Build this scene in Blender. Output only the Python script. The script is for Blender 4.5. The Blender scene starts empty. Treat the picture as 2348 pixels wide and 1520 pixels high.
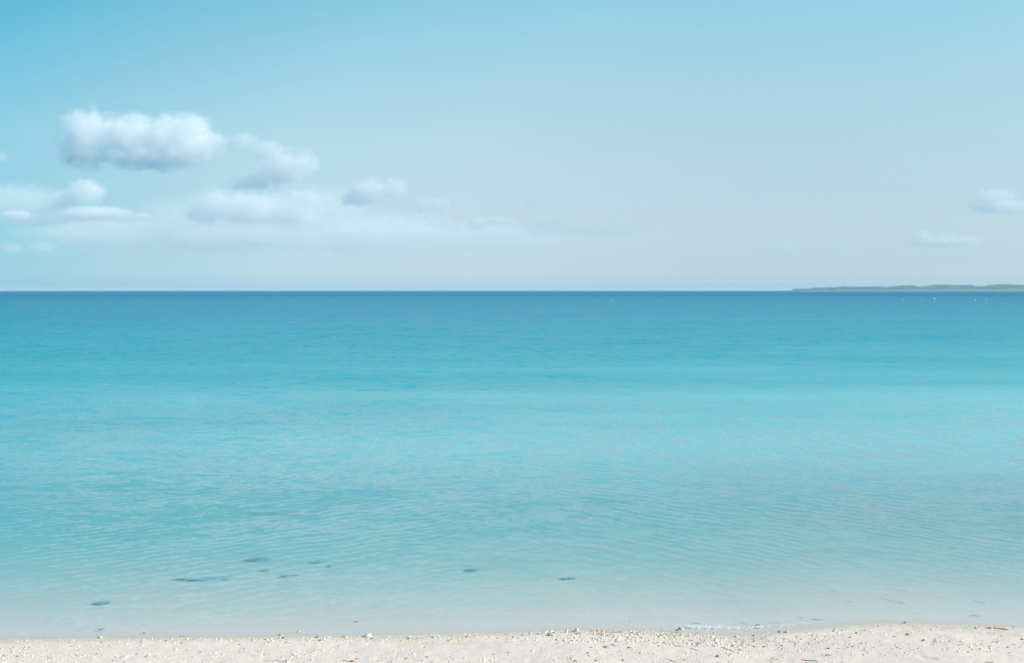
import bpy, bmesh, math, random
import numpy as np
from mathutils import Vector, Matrix

sc = bpy.context.scene
COL = sc.collection
rng = np.random.default_rng(11)
random.seed(11)
R = math.radians

# ------------------------------------------------------------------ camera
F_PX, W_PX, H_PX, EYE = 2600.0, 2348.0, 1520.0, 3.0
PITCH = math.atan(94.0 / F_PX)
cam_d = bpy.data.cameras.new('camera')
cam_d.sensor_width = 36.0
cam_d.sensor_fit = 'HORIZONTAL'
cam_d.lens = 36.0 * F_PX / W_PX
cam_d.clip_start = 0.1
cam_d.clip_end = 200000.0
cam = bpy.data.objects.new('camera', cam_d)
cam.location = (0, 0, EYE)
cam.rotation_euler = (math.pi / 2 - PITCH, 0, 0)
COL.objects.link(cam)
sc.camera = cam

# ------------------------------------------------------------------ sky and sun
SUN_EL, SUN_AZ = R(33), R(106)          # azimuth clockwise from +Y: the sun stands to the right, a little behind
world = bpy.data.worlds.new('World')
sc.world = world
world.use_nodes = True


class NT:
    """small helper for building node trees"""
    def __init__(self, tree):
        self.t = tree

    def n(self, typ, **kw):
        nd = self.t.nodes.new(typ)
        for k, v in kw.items():
            setattr(nd, k, v)
        return nd

    def put(self, sock, v):
        if isinstance(v, bpy.types.NodeSocket):
            self.t.links.new(v, sock)
        elif v is not None:
            sock.default_value = v

    def math(self, op, a, b=None, c=None, clamp=False):
        nd = self.n('ShaderNodeMath', operation=op)
        nd.use_clamp = clamp
        self.put(nd.inputs[0], a)
        self.put(nd.inputs[1], b)
        self.put(nd.inputs[2], c)
        return nd.outputs[0]

    def vec(self, op, a, b=None):
        nd = self.n('ShaderNodeVectorMath', operation=op)
        self.put(nd.inputs[0], a)
        if b is not None:
            self.put(nd.inputs['Scale'] if op == 'SCALE' else nd.inputs[1], b)
        return nd.outputs['Value'] if op in ('LENGTH', 'DOT_PRODUCT') else nd.outputs['Vector']

    def comb(self, x, y, z):
        nd = self.n('ShaderNodeCombineXYZ')
        for i, v in enumerate((x, y, z)):
            self.put(nd.inputs[i], v)
        return nd.outputs[0]

    def sep(self, v):
        nd = self.n('ShaderNodeSeparateXYZ')
        self.put(nd.inputs[0], v)
        return nd.outputs

    def noise(self, vec, scale, detail=2.0, rough=0.5, dist=0.0):
        nd = self.n('ShaderNodeTexNoise')
        self.put(nd.inputs['Vector'], vec)
        nd.inputs['Scale'].default_value = scale
        nd.inputs['Detail'].default_value = detail
        nd.inputs['Roughness'].default_value = rough
        nd.inputs['Distortion'].default_value = dist
        return nd.outputs['Fac'], nd.outputs['Color']

    def ramp(self, fac, stops, interp='LINEAR'):
        nd = self.n('ShaderNodeValToRGB')
        cr = nd.color_ramp
        cr.interpolation = interp
        while len(cr.elements) < len(stops):
            cr.elements.new(0.5)
        for e, (p, c) in zip(cr.elements, stops):
            e.position = p
        for e, (p, c) in zip(cr.elements, stops):
            e.color = (*c, 1.0) if len(c) == 3 else c
        self.put(nd.inputs[0], fac)
        return nd.outputs[0]

    def mapr(self, v, a, b, c=0.0, d=1.0, smooth=True):
        nd = self.n('ShaderNodeMapRange')
        nd.interpolation_type = 'SMOOTHSTEP' if smooth else 'LINEAR'
        self.put(nd.inputs[0], v)
        for i, x in enumerate((a, b, c, d)):
            self.put(nd.inputs[i + 1], x)
        return nd.outputs[0]

    def mixc(self, fac, a, b, blend='MIX'):
        nd = self.n('ShaderNodeMix', data_type='RGBA', blend_type=blend)
        self.put(nd.inputs[0], fac)
        self.put(nd.inputs[6], a if isinstance(a, bpy.types.NodeSocket) else (*a, 1.0))
        self.put(nd.inputs[7], b if isinstance(b, bpy.types.NodeSocket) else (*b, 1.0))
        return nd.outputs[2]

    def mixs(self, fac, a, b):
        nd = self.n('ShaderNodeMixShader')
        self.put(nd.inputs[0], fac)
        self.t.links.new(a, nd.inputs[1])
        self.t.links.new(b, nd.inputs[2])
        return nd.outputs[0]


w = NT(world.node_tree)
bg = world.node_tree.nodes['Background']
sky = w.n('ShaderNodeTexSky', sky_type='NISHITA')
sky.sun_disc = False
sky.sun_elevation = SUN_EL
sky.sun_rotation = SUN_AZ
d = w.sep(w.n('ShaderNodeTexCoord').outputs['Generated'])
zz = w.math('MULTIPLY', d[2], 1.0, clamp=True)
# air colour of the place: bluer and more cyan than the standard atmosphere, palest just above the sea
grade = w.ramp(zz, [(0.0, (1.104, 1.457, 2.145)), (0.006, (1.116, 1.47, 2.163)), (0.014, (1.033, 1.343, 1.969)), (0.024, (0.904, 1.151, 1.679)), (0.036, (0.862, 1.054, 1.474)),
                    (0.05, (0.861, 1.002, 1.315)), (0.066, (0.88, 0.981, 1.19)), (0.085, (0.926, 0.999, 1.115)), (0.11, (1.004, 1.059, 1.081)), (0.14, (1.072, 1.141, 1.086)),
                    (0.175, (1.102, 1.231, 1.125)), (0.21, (1.083, 1.334, 1.169)), (0.25, (1.004, 1.429, 1.228)), (0.32, (0.686, 1.311, 1.291)), (0.4, (0.45, 1.17, 1.327)),
                    (0.55, (0.184, 0.909, 1.345)), (1.0, (0.3, 0.9, 1.32))])
uu = w.math('SUBTRACT', w.math('ADD', d[0], 0.5), w.math('MAXIMUM', w.math('SUBTRACT', zz, 0.13), 0.0), clamp=True)
side = w.ramp(uu, [(0.0, (0.30, 0.66, 0.77)), (0.06, (0.43, 0.735, 0.81)), (0.12, (0.56, 0.785, 0.84)), (0.18, (0.68, 0.84, 0.88)), (0.30, (0.88, 0.95, 0.96)), (0.46, (1.0, 1.0, 1.0)), (0.9, (0.92, 0.96, 0.97))])
c1 = w.vec('MULTIPLY', sky.outputs[0], grade)
c2 = w.vec('MULTIPLY', c1, side)
world.node_tree.links.new(c2, bg.inputs[0])
bg.inputs[1].default_value = 0.15

sun_d = bpy.data.lights.new('sun', 'SUN')
sun_d.energy = 5.0
sun_d.angle = R(0.5)
sun_d.color = (1.0, 0.88, 0.65)
sun = bpy.data.objects.new('sun', sun_d)
sdir = Vector((math.sin(SUN_AZ) * math.cos(SUN_EL), math.cos(SUN_AZ) * math.cos(SUN_EL), math.sin(SUN_EL)))
sun.rotation_euler = sdir.to_track_quat('Z', 'Y').to_euler()
sun.location = (60, -20, 60)
COL.objects.link(sun)

sc.view_settings.view_transform = 'Standard'
sc.view_settings.look = 'None'
sc.view_settings.exposure = 0.0
sc.view_settings.gamma = 1.0
sc.view_settings.use_curve_mapping = False
sc.cycles.volume_bounces = 14
sc.cycles.transparent_max_bounces = 48
sc.cycles.max_bounces = 16
sc.cycles.use_denoising = True
sc.cycles.volume_step_rate = 0.35
sc.cycles.volume_max_steps = 512


# ------------------------------------------------------------------ helpers
def smooth(a, b, x):
    t = np.clip((np.asarray(x, float) - a) / (b - a), 0, 1)
    return t * t * (3 - 2 * t)


_perm = rng.permutation(512)


def vnoise(x, y, seed=0):
    """2-D value noise in -1..1, vectorised"""
    x = np.asarray(x, float)
    y = np.asarray(y, float)
    xi = np.floor(x).astype(np.int64)
    yi = np.floor(y).astype(np.int64)
    xf, yf = x - xi, y - yi
    u, v = xf * xf * (3 - 2 * xf), yf * yf * (3 - 2 * yf)

    def h(a, b):
        return _perm[(_perm[(a + seed * 37) & 511] + b) & 511] / 255.5 - 1.0
    return (h(xi, yi) * (1 - u) + h(xi + 1, yi) * u) * (1 - v) + (h(xi, yi + 1) * (1 - u) + h(xi + 1, yi + 1) * u) * v


def fbm(x, y, oct=4, seed=0):
    s, a = 0, 0.5
    for i in range(oct):
        s = s + a * vnoise(x * 2 ** i, y * 2 ** i, seed + i)
        a *= 0.5
    return s


def mesh_from(name, verts, faces, mat=None, attrs=None, smooth_shade=True):
    me = bpy.data.meshes.new(name)
    verts = np.asarray(verts, np.float32)
    faces = np.asarray(faces, np.int32)
    n, k = faces.shape
    me.vertices.add(len(verts))
    me.vertices.foreach_set('co', verts.ravel())
    me.loops.add(n * k)
    me.loops.foreach_set('vertex_index', faces.ravel())
    me.polygons.add(n)
    me.polygons.foreach_set('loop_start', np.arange(0, n * k, k, dtype=np.int32))
    me.polygons.foreach_set('loop_total', np.full(n, k, np.int32))
    me.polygons.foreach_set('use_smooth', np.full(n, smooth_shade, bool))
    me.update(calc_edges=True)
    for nm, arr in (attrs or {}).items():
        at = me.attributes.new(nm, 'FLOAT', 'POINT')
        at.data.foreach_set('value', np.asarray(arr, np.float32))
    if mat:
        me.materials.append(mat)
    return me


def link(name, me, parent=None, loc=(0, 0, 0)):
    o = bpy.data.objects.new(name, me)
    COL.objects.link(o)
    o.location = loc
    if parent:
        o.parent = parent
    return o


def tag(o, label=None, cat=None, group=None, kind=None):
    for k, v in (('label', label), ('category', cat), ('group', group), ('kind', kind)):
        if v:
            o[k] = v
    return o


def grid(xs, ys, zfun, attrs):
    X, Y = np.meshgrid(xs, ys)
    Z = zfun(X, Y)
    V = np.stack([X.ravel(), Y.ravel(), Z.ravel()], 1)
    nx, ny = len(xs), len(ys)
    i = (np.arange(ny - 1)[:, None] * nx + np.arange(nx - 1)[None, :]).ravel()
    Fc = np.stack([i, i + 1, i + nx + 1, i + nx], 1)
    A = {k: f(X, Y, Z).ravel() for k, f in attrs.items()}
    return V, Fc, A


def axis(lo, hi, step, far_lo, far_hi, ratio=1.12):
    core = np.arange(lo, hi + step / 2, step)
    out, s, p = [], step, core[-1]
    while p < far_hi:
        s *= ratio
        p += s
        out.append(min(p, far_hi))
    pre, s, p = [], step, core[0]
    while p > far_lo:
        s *= ratio
        p -= s
        pre.append(max(p, far_lo))
    return np.concatenate([pre[::-1], core, out])


def material(name):
    m = bpy.data.materials.new(name)
    m.use_nodes = True
    m.node_tree.nodes.clear()
    n = NT(m.node_tree)
    out = n.n('ShaderNodeOutputMaterial')
    return m, n, out


def principled(n, out, color, rough=0.8, bump=None, bump_strength=0.3, bump_dist=0.01, spec=0.3):
    p = n.n('ShaderNodeBsdfPrincipled')
    n.put(p.inputs['Base Color'], color if isinstance(color, bpy.types.NodeSocket) else (*color, 1.0))
    n.put(p.inputs['Roughness'], rough)
    p.inputs['Specular IOR Level'].default_value = spec
    if bump is not None:
        b = n.n('ShaderNodeBump')
        b.inputs['Strength'].default_value = bump_strength
        b.inputs['Distance'].default_value = bump_dist
        n.put(b.inputs['Height'], bump)
        n.t.links.new(b.outputs[0], p.inputs['Normal'])
    n.t.links.new(p.outputs[0], out.inputs['Surface'])
    return p


# ------------------------------------------------------------------ where things of the place are (surveyed from the camera)
cP, sP = math.cos(PITCH), math.sin(PITCH)


def ray(px, py):
    dx, dy = (px - W_PX / 2) / F_PX, (H_PX / 2 - py) / F_PX
    return np.array([dx, cP + dy * sP, -sP + dy * cP])


def on_level(px, py, z=0.0):
    r = ray(px, py)
    t = (z - EYE) / r[2]
    return r[0] * t, r[1] * t


def to_px(x, y, z):
    zc = y * cP - (z - EYE) * sP
    yc = y * sP + (z - EYE) * cP
    return W_PX / 2 + F_PX * x / zc, H_PX / 2 - F_PX * yc / zc


WL = [(-400, 1470), (0, 1467), (100, 1464.5), (230, 1462.5), (400, 1461.5), (500, 1461), (600, 1459.5), (700, 1458), (800, 1457.5), (900, 1455.5), (1000, 1454),
      (1100, 1451), (1200, 1448), (1250, 1446), (1300, 1444.5), (1400, 1445), (1500, 1447), (1570, 1448), (1600, 1450), (1650, 1454.5), (1700, 1456.5), (1740, 1455),
      (1765, 1450), (1800, 1446.5), (1850, 1440.5), (1900, 1435.5), (1950, 1431.5), (2000, 1429), (2050, 1427.5), (2100, 1428), (2150, 1429), (2250, 1433), (2348, 1437), (2700, 1445)]
_wl = np.array([on_level(a, b) for a, b in WL])


def curve_y(pts):
    P = np.array([on_level(a, b) for a, b in pts])
    return lambda x: np.interp(x, P[:, 0], P[:, 1])


def yw(x):
    x = np.asarray(x, float)
    return np.interp(x, _wl[:, 0], _wl[:, 1]) + 0.25 * smooth(7, 30, np.abs(x)) * vnoise(x / 9.0, x * 0 + 3.3, 5)


front_r = curve_y([(1150, 1437), (1250, 1433), (1400, 1432), (1500, 1432), (1600, 1437), (1700, 1438), (1760, 1436), (1850, 1428), (1950, 1424), (2050, 1420), (2200, 1418), (2348, 1418), (2700, 1420)])
front_l = curve_y([(-300, 1452), (0, 1448), (200, 1444), (300, 1438), (450, 1432), (600, 1424), (750, 1418), (900, 1412), (1000, 1409), (1150, 1412), (1250, 1420)])


def sand_z(x, y):
    x = np.asarray(x, float)
    y = np.asarray(y, float)
    e = y - yw(x)
    h = np.maximum(-e, 0)
    up = 0.06 * np.minimum(h, 1.4) + 0.022 * np.maximum(h - 1.4, 0)
    up = up * (1 - smooth(30, 200, h)) + 2.2 * smooth(30, 200, h)
    q = np.maximum(e, 0)
    dn = 0.05 * q + 0.0032 * q * q
    dn = 14 * (1 - np.exp(-dn / 14))
    fine = smooth(0.0, 0.25, h)
    z = up - dn
    z = z + fine * (0.010 * fbm(x * 1.7, y * 1.7, 4, 3) + 0.0035 * fbm(x * 14, y * 14, 3, 9))
    z = z + 0.006 * smooth(0.02, 0.12, h) * smooth(0.34, 0.16, h)              # low ridge of gravel thrown up by the last tide
    z = z + (1 - fine) * 0.0012 * fbm(x * 3, y * 3, 3, 21)
    for (px, py, lx, ly, dp) in DENTS:
        cx, cy = px, py
        z = z - dp * np.exp(-(((x - cx) / lx) ** 2 + ((y - cy + 0.35 * (x - cx)) / ly) ** 2))
        z = z + 0.5 * dp * np.exp(-(((x - cx - lx * 0.9) / lx) ** 2 + ((y - cy + 0.35 * (x - cx)) / ly) ** 2))
    return z


DENTS = []


def on_sand(px, py):
    z = 0.0
    for _ in range(12):
        x, y = on_level(px, py, z)
        z = float(sand_z(x, y))
    return x, y, z


DENTS = [(*on_sand(2117, 1505)[:2], 0.035, 0.03, 0.012), (*on_sand(2137, 1508)[:2], 0.035, 0.03, 0.012), (*on_sand(1390, 1484)[:2], 0.03, 0.02, 0.006),
         (*on_sand(700, 1493)[:2], 0.05, 0.04, 0.006), (*on_sand(1230, 1494)[:2], 0.05, 0.03, 0.005)]

# ------------------------------------------------------------------ beach: one sheet of sand that runs on under the sea
m_sand, n, out = material('white_coral_sand')
pos = n.n('ShaderNodeNewGeometry').outputs['Position']
wet = n.n('ShaderNodeAttribute', attribute_name='wet').outputs['Fac']
f1, _ = n.noise(pos, 2.3, 4, 0.6)
f2, _ = n.noise(pos, 60, 3, 0.7)
f3, _ = n.noise(pos, 400, 2, 0.7)
dry = n.mixc(n.mapr(f1, 0.3, 0.7), (0.905, 0.738, 0.638), (0.865, 0.712, 0.625))
dry = n.mixc(n.mapr(f2, 0.52, 0.72, 0, 0.5), dry, (0.70, 0.60, 0.49))
dry = n.mixc(n.mapr(f3, 0.60, 0.70, 0, 0.55), dry, (0.60, 0.50, 0.38))
wetc = n.mixc(n.mapr(f2, 0.45, 0.7, 0, 0.5), (0.80, 0.655, 0.51), (0.74, 0.60, 0.455))
bedc = n.mixc(n.mapr(f2, 0.45, 0.7, 0, 0.5), (0.84, 0.75, 0.66), (0.76, 0.68, 0.60))
wetc = n.mixc(n.mapr(n.sep(pos)[2], 0.002, -0.012), wetc, bedc)
colr = n.mixc(wet, dry, wetc)
rg = n.mapr(wet, 0, 1, 0.95, 0.42, smooth=False)
hb = n.math('ADD', n.math('MULTIPLY', f2, 0.7), n.math('MULTIPLY', f3, 0.5))
principled(n, out, colr, rg, hb, 0.35, 0.006, 0.3)

xs = axis(-5.6, 5.6, 0.0125, -46000, 46000, 1.16)
ys = axis(7.0, 10.7, 0.0125, -1500, 46000, 1.10)
V, Fc, A = grid(xs, ys, sand_z, {'wet': lambda X, Y, Z: smooth(0.021, 0.008, Z + 0.004 * fbm(X * 5, Y * 5, 3, 40))})
beach = link('beach', mesh_from('beach', V, Fc, m_sand, A))
tag(beach, kind='structure', label='pale coral sand beach running down into clear shallow water')

# ------------------------------------------------------------------ sea
m_sea, n, out = material('sea_water')
pos = n.n('ShaderNodeNewGeometry').outputs['Position']
gnor = n.n('ShaderNodeNewGeometry').outputs['Normal']
depth = n.n('ShaderNodeAttribute', attribute_name='depth').outputs['Fac']
off = n.n('ShaderNodeAttribute', attribute_name='offshore').outputs['Fac']
rip = n.n('ShaderNodeAttribute', attribute_name='ripple').outputs['Fac']
sx, sy, sz = n.sep(pos)
SEA_RAMP = [(0.0, (0.68, 0.53, 0.55)), (0.16, (0.56, 0.56, 0.56)), (0.21, (0.43, 0.59, 0.57)), (0.3, (0.42, 0.68, 0.71)), (0.37, (0.295, 0.75, 0.79)), (0.405, (0.245, 0.69, 0.73)), (0.434, (0.175, 0.60, 0.645)),
            (0.467, (0.095, 0.50, 0.56)), (0.5, (0.04, 0.425, 0.495)), (0.537, (0.008, 0.375, 0.46)), (0.584, (0.0, 0.335, 0.45)), (0.625, (0.0, 0.30, 0.43)), (0.67, (0.0, 0.265, 0.41)), (0.787, (0.0, 0.21, 0.355)), (0.92, (0.0, 0.18, 0.335))]
t = n.math('MULTIPLY_ADD', n.math('LOGARITHM', n.math('MAXIMUM', n.math('SUBTRACT', off, n.math('MULTIPLY', n.math('MAXIMUM', n.math('MINIMUM', sx, n.math('MULTIPLY', off, 1.2)), n.math('MULTIPLY', off, -1.2)), 0.38)), 0.1), 10.0), 0.2, 0.2, clamp=True)
# slick reflections painted into body colour, with sand bars: streaks along the shore
streak = n.noise(n.comb(n.math('MULTIPLY', sx, 0.075), n.math('MULTIPLY', n.math('ADD', sy, n.math('MULTIPLY', sx, 0.10)), 0.17), 4.0), 1.0, 3, 0.55, 0.5)[0]
farst = n.noise(n.comb(n.math('MULTIPLY', sx, 0.004), n.math('MULTIPLY', sy, 0.012), 3.0), 1.0, 3, 0.55, 0.4)[0]
gust = n.noise(n.comb(n.math('MULTIPLY', sx, 0.02), n.math('MULTIPLY', sy, 0.05), 9.0), 1.0, 2, 0.5, 0.5)[0]
tt = n.math('ADD', t, n.math('MULTIPLY', n.math('SUBTRACT', streak, 0.5), n.mapr(off, 3, 15, 0.0, 0.11)))
tt = n.math('ADD', tt, n.math('MULTIPLY', n.math('SUBTRACT', farst, 0.5), n.mapr(off, 25, 80, 0.0, 0.07)))
body = n.ramp(tt, SEA_RAMP, 'B_SPLINE')
# wave slopes (dz/dx, dz/dy) as sums of noise and of two crossing trains of ripples
def slope_noise(scale, xstretch, ystretch, det, amp, seed):
    v = n.comb(n.math('MULTIPLY', sx, xstretch), n.math('MULTIPLY', sy, ystretch), seed)
    _, c = n.noise(v, scale, det, 0.55)
    s = n.sep(n.vec('SUBTRACT', c, (0.5, 0.5, 0.5)))
    a = amp if isinstance(amp, bpy.types.NodeSocket) else float(amp)
    return n.math('MULTIPLY', s[0], a), n.math('MULTIPLY', s[1], a)


def train(angle, wavelength, amp, wob, seed):
    kx, ky = math.sin(angle) * 2 * math.pi / wavelength, math.cos(angle) * 2 * math.pi / wavelength
    ph = n.math('ADD', n.math('MULTIPLY', sx, kx), n.math('MULTIPLY', sy, ky))
    w1 = n.noise(n.comb(sx, sy, seed), wob[0], 2, 0.5)[0]
    ph = n.math('ADD', ph, n.math('MULTIPLY', w1, wob[1]))
    am = n.mapr(n.noise(n.comb(sx, sy, seed + 7.7), wob[0] * 0.55, 2, 0.5)[0], 0.36, 0.62, 0.1, 1.0)
    s = n.math('MULTIPLY', n.math('MULTIPLY', n.math('SINE', ph), am), amp)
    return n.math('MULTIPLY', s, math.sin(angle)), n.math('MULTIPLY', s, math.cos(angle))


gmod = n.mapr(gust, 0.35, 0.65, 0.75, 1.25)
parts = [slope_noise(11.0, 0.7, 1.0, 1, n.mapr(off, 0.2, 6, 0.30, 0.26), 1.5), slope_noise(4.4, 0.5, 1.0, 2, n.mapr(off, 3, 60, 0.26, 0.90), 1.0),
         slope_noise(1.5, 0.45, 1.0, 2, n.math('MULTIPLY', gmod, n.mapr(off, 4, 80, 0.14, 0.70)), 2.0),
         slope_noise(0.45, 0.6, 0.7, 2, n.mapr(off, 40, 200, 0.0, 0.40), 3.0), slope_noise(0.09, 0.6, 0.4, 3, n.mapr(off, 150, 600, 0.0, 0.30), 4.0)]
wr = n.mapr(sx, -1.5, 3.5, 0.0, 0.085)
wl_ = n.mapr(sx, 2.0, -3.0, 0.0, 0.06)
fade = n.mapr(off, 12, 60, 1.0, 0.5)
parts.append(train(R(50), 0.19, n.math('MULTIPLY', wr, fade), (1.2, 12.0), 21.0))
parts.append(train(R(41), 0.26, n.math('MULTIPLY', wr, fade), (0.9, 12.0), 25.0))
parts.append(train(R(-38), 0.21, n.math('MULTIPLY', wl_, fade), (1.2, 12.0), 31.0))
ax, ay = parts[0]
for bx, by in parts[1:]:
    ax, ay = n.math('ADD', ax, bx), n.math('ADD', ay, by)
rr = rip
N = n.vec('NORMALIZE', n.vec('ADD', gnor, n.comb(n.math('MULTIPLY', n.math('MULTIPLY', ax, rr), -1.0), n.math('MULTIPLY', n.math('MULTIPLY', ay, rr), -1.0), 0.0)))
inc = n.n('ShaderNodeNewGeometry').outputs['Incoming']
cosv = n.math('MAXIMUM', n.vec('DOT_PRODUCT', N, inc), 0.0)
frs = n.math('MULTIPLY_ADD', n.math('POWER', n.math('SUBTRACT', 1.0, cosv, clamp=True), 5.0), 0.98, 0.02)
gl = n.n('ShaderNodeBsdfGlossy')
gl.inputs['Roughness'].default_value = 0.06
n.t.links.new(N, gl.inputs['Normal'])
df = n.n('ShaderNodeBsdfDiffuse')
n.t.links.new(body, df.inputs['Color'])
tr = n.n('ShaderNodeBsdfTransparent')
tc = n.comb(n.math('POWER', 2.718, n.math('MULTIPLY', depth, -1.8)), n.math('POWER', 2.718, n.math('MULTIPLY', depth, -0.25)), n.math('POWER', 2.718, n.math('MULTIPLY', depth, -0.2)))
n.t.links.new(tc, tr.inputs['Color'])
alpha = n.math('SUBTRACT', 1.0, n.math('POWER', 2.718, n.math('MULTIPLY', depth, -1.9)), clamp=True)
water = n.mixs(alpha, tr.outputs[0], df.outputs[0])
frf = n.math('MULTIPLY', frs, n.math('MULTIPLY', n.mapr(off, 6, 32, 0.95, 0.36), n.math('MULTIPLY', n.mapr(off, 30, 200, 1.0, 0.88), n.mapr(off, 150, 900, 1.0, 0.25))))
surf = n.mixs(frf, water, gl.outputs[0])
n.t.links.new(surf, out.inputs['Surface'])


def sea_z(X, Y):
    fr_ = 0.009 * np.exp(-((Y - front_r(X)) / 0.09) ** 2) * smooth(0.3, 1.2, X) * smooth(5.5, 4.6, X) * (0.7 + 0.5 * vnoise(X * 3, X * 0, 8))
    fl_ = 0.009 * np.exp(-((Y - front_l(X)) / 0.06) ** 2) * smooth(0.6, -0.3, X) * (0.7 + 0.5 * vnoise(X * 3, X * 0, 18))
    return fr_ + fl_ + 0.0015 * fbm(X * 6, Y * 6, 3, 60) * smooth(60, 20, Y)


def ripple_amt(X, Y, Z):
    f = np.where(X > 0.55, front_r(X), front_l(X))
    b = smooth(0.35, 0.75, X)
    f = front_l(X) * (1 - b) + front_r(X) * b
    leftmix = smooth(-2.3, -3.2, X)
    return np.maximum(0.12, smooth(-0.04, 0.10, Y - f)) * (1 - leftmix) + leftmix * np.maximum(0.5, smooth(0.0, 0.2, Y - yw(X)))


xs2 = axis(-6.0, 6.0, 0.02, -46000, 46000, 1.15)
ys2 = axis(9.0, 11.2, 0.016, 8.4, 46000, 1.05)
V, Fc, A = grid(xs2, ys2, sea_z, {'depth': lambda X, Y, Z: np.maximum(Z - sand_z(X, Y), 0.0), 'offshore': lambda X, Y, Z: np.maximum(Y - yw(X), 0.0), 'ripple': ripple_amt})
sea = link('sea', mesh_from('sea', V, Fc, m_sea, A))
tag(sea, kind='structure', label='calm turquoise sea deepening to blue at the horizon')

# ------------------------------------------------------------------ clouds: real vapour, one closed body each
def ico(sub):
    bm = bmesh.new()
    bmesh.ops.create_icosphere(bm, subdivisions=sub, radius=1.0)
    v = np.array([x.co[:] for x in bm.verts])
    f = np.array([[q.index for q in p.verts] for p in bm.faces])
    bm.free()
    return v, f


ICO1, ICO2, ICO3 = ico(1), ico(2), ico(3)


def cloud_material(puffs, size, tau, rmean, seed, amp, t0, t1, aniso):
    m, n, out = material('cloud_vapour')
    tc = n.n('ShaderNodeTexCoord').outputs['Object']
    fld = None
    for c, r in puffs:
        q = n.vec('LENGTH', n.vec('MULTIPLY', n.vec('SUBTRACT', tc, tuple(c)), (1 / r[0], 1 / r[1], 1 / r[2])))
        fld = q if fld is None else n.math('SMOOTH_MIN', fld, q, 0.25)
    f = n.math('SUBTRACT', 1.0, fld)
    sh = n.vec('ADD', tc, (seed * 913.0, seed * 577.0, 0.0))
    nz = n.noise(sh, 1.0 / size, 7, 0.62, 0.4)[0]
    f = n.math('ADD', f, n.math('MULTIPLY', n.math('SUBTRACT', nz, 0.5), amp))
    den = n.math('MULTIPLY', n.mapr(f, t0, t1), tau / (2 * rmean))
    pv = n.n('ShaderNodeVolumePrincipled')
    pv.inputs['Color'].default_value = (1.0, 1.0, 1.0, 1)
    pv.inputs['Anisotropy'].default_value = aniso
    n.t.links.new(den, pv.inputs['Density'])
    n.t.links.new(pv.outputs[0], out.inputs['Volume'])
    # the outermost mist: all but clear
    tb = n.n('ShaderNodeBsdfTransparent')
    v = n.mapr(nz, 0.3, 0.7, 1.0, 0.996)
    n.t.links.new(n.comb(v, v, v), tb.inputs['Color'])
    n.t.links.new(tb.outputs[0], out.inputs['Surface'])
    return m


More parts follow.
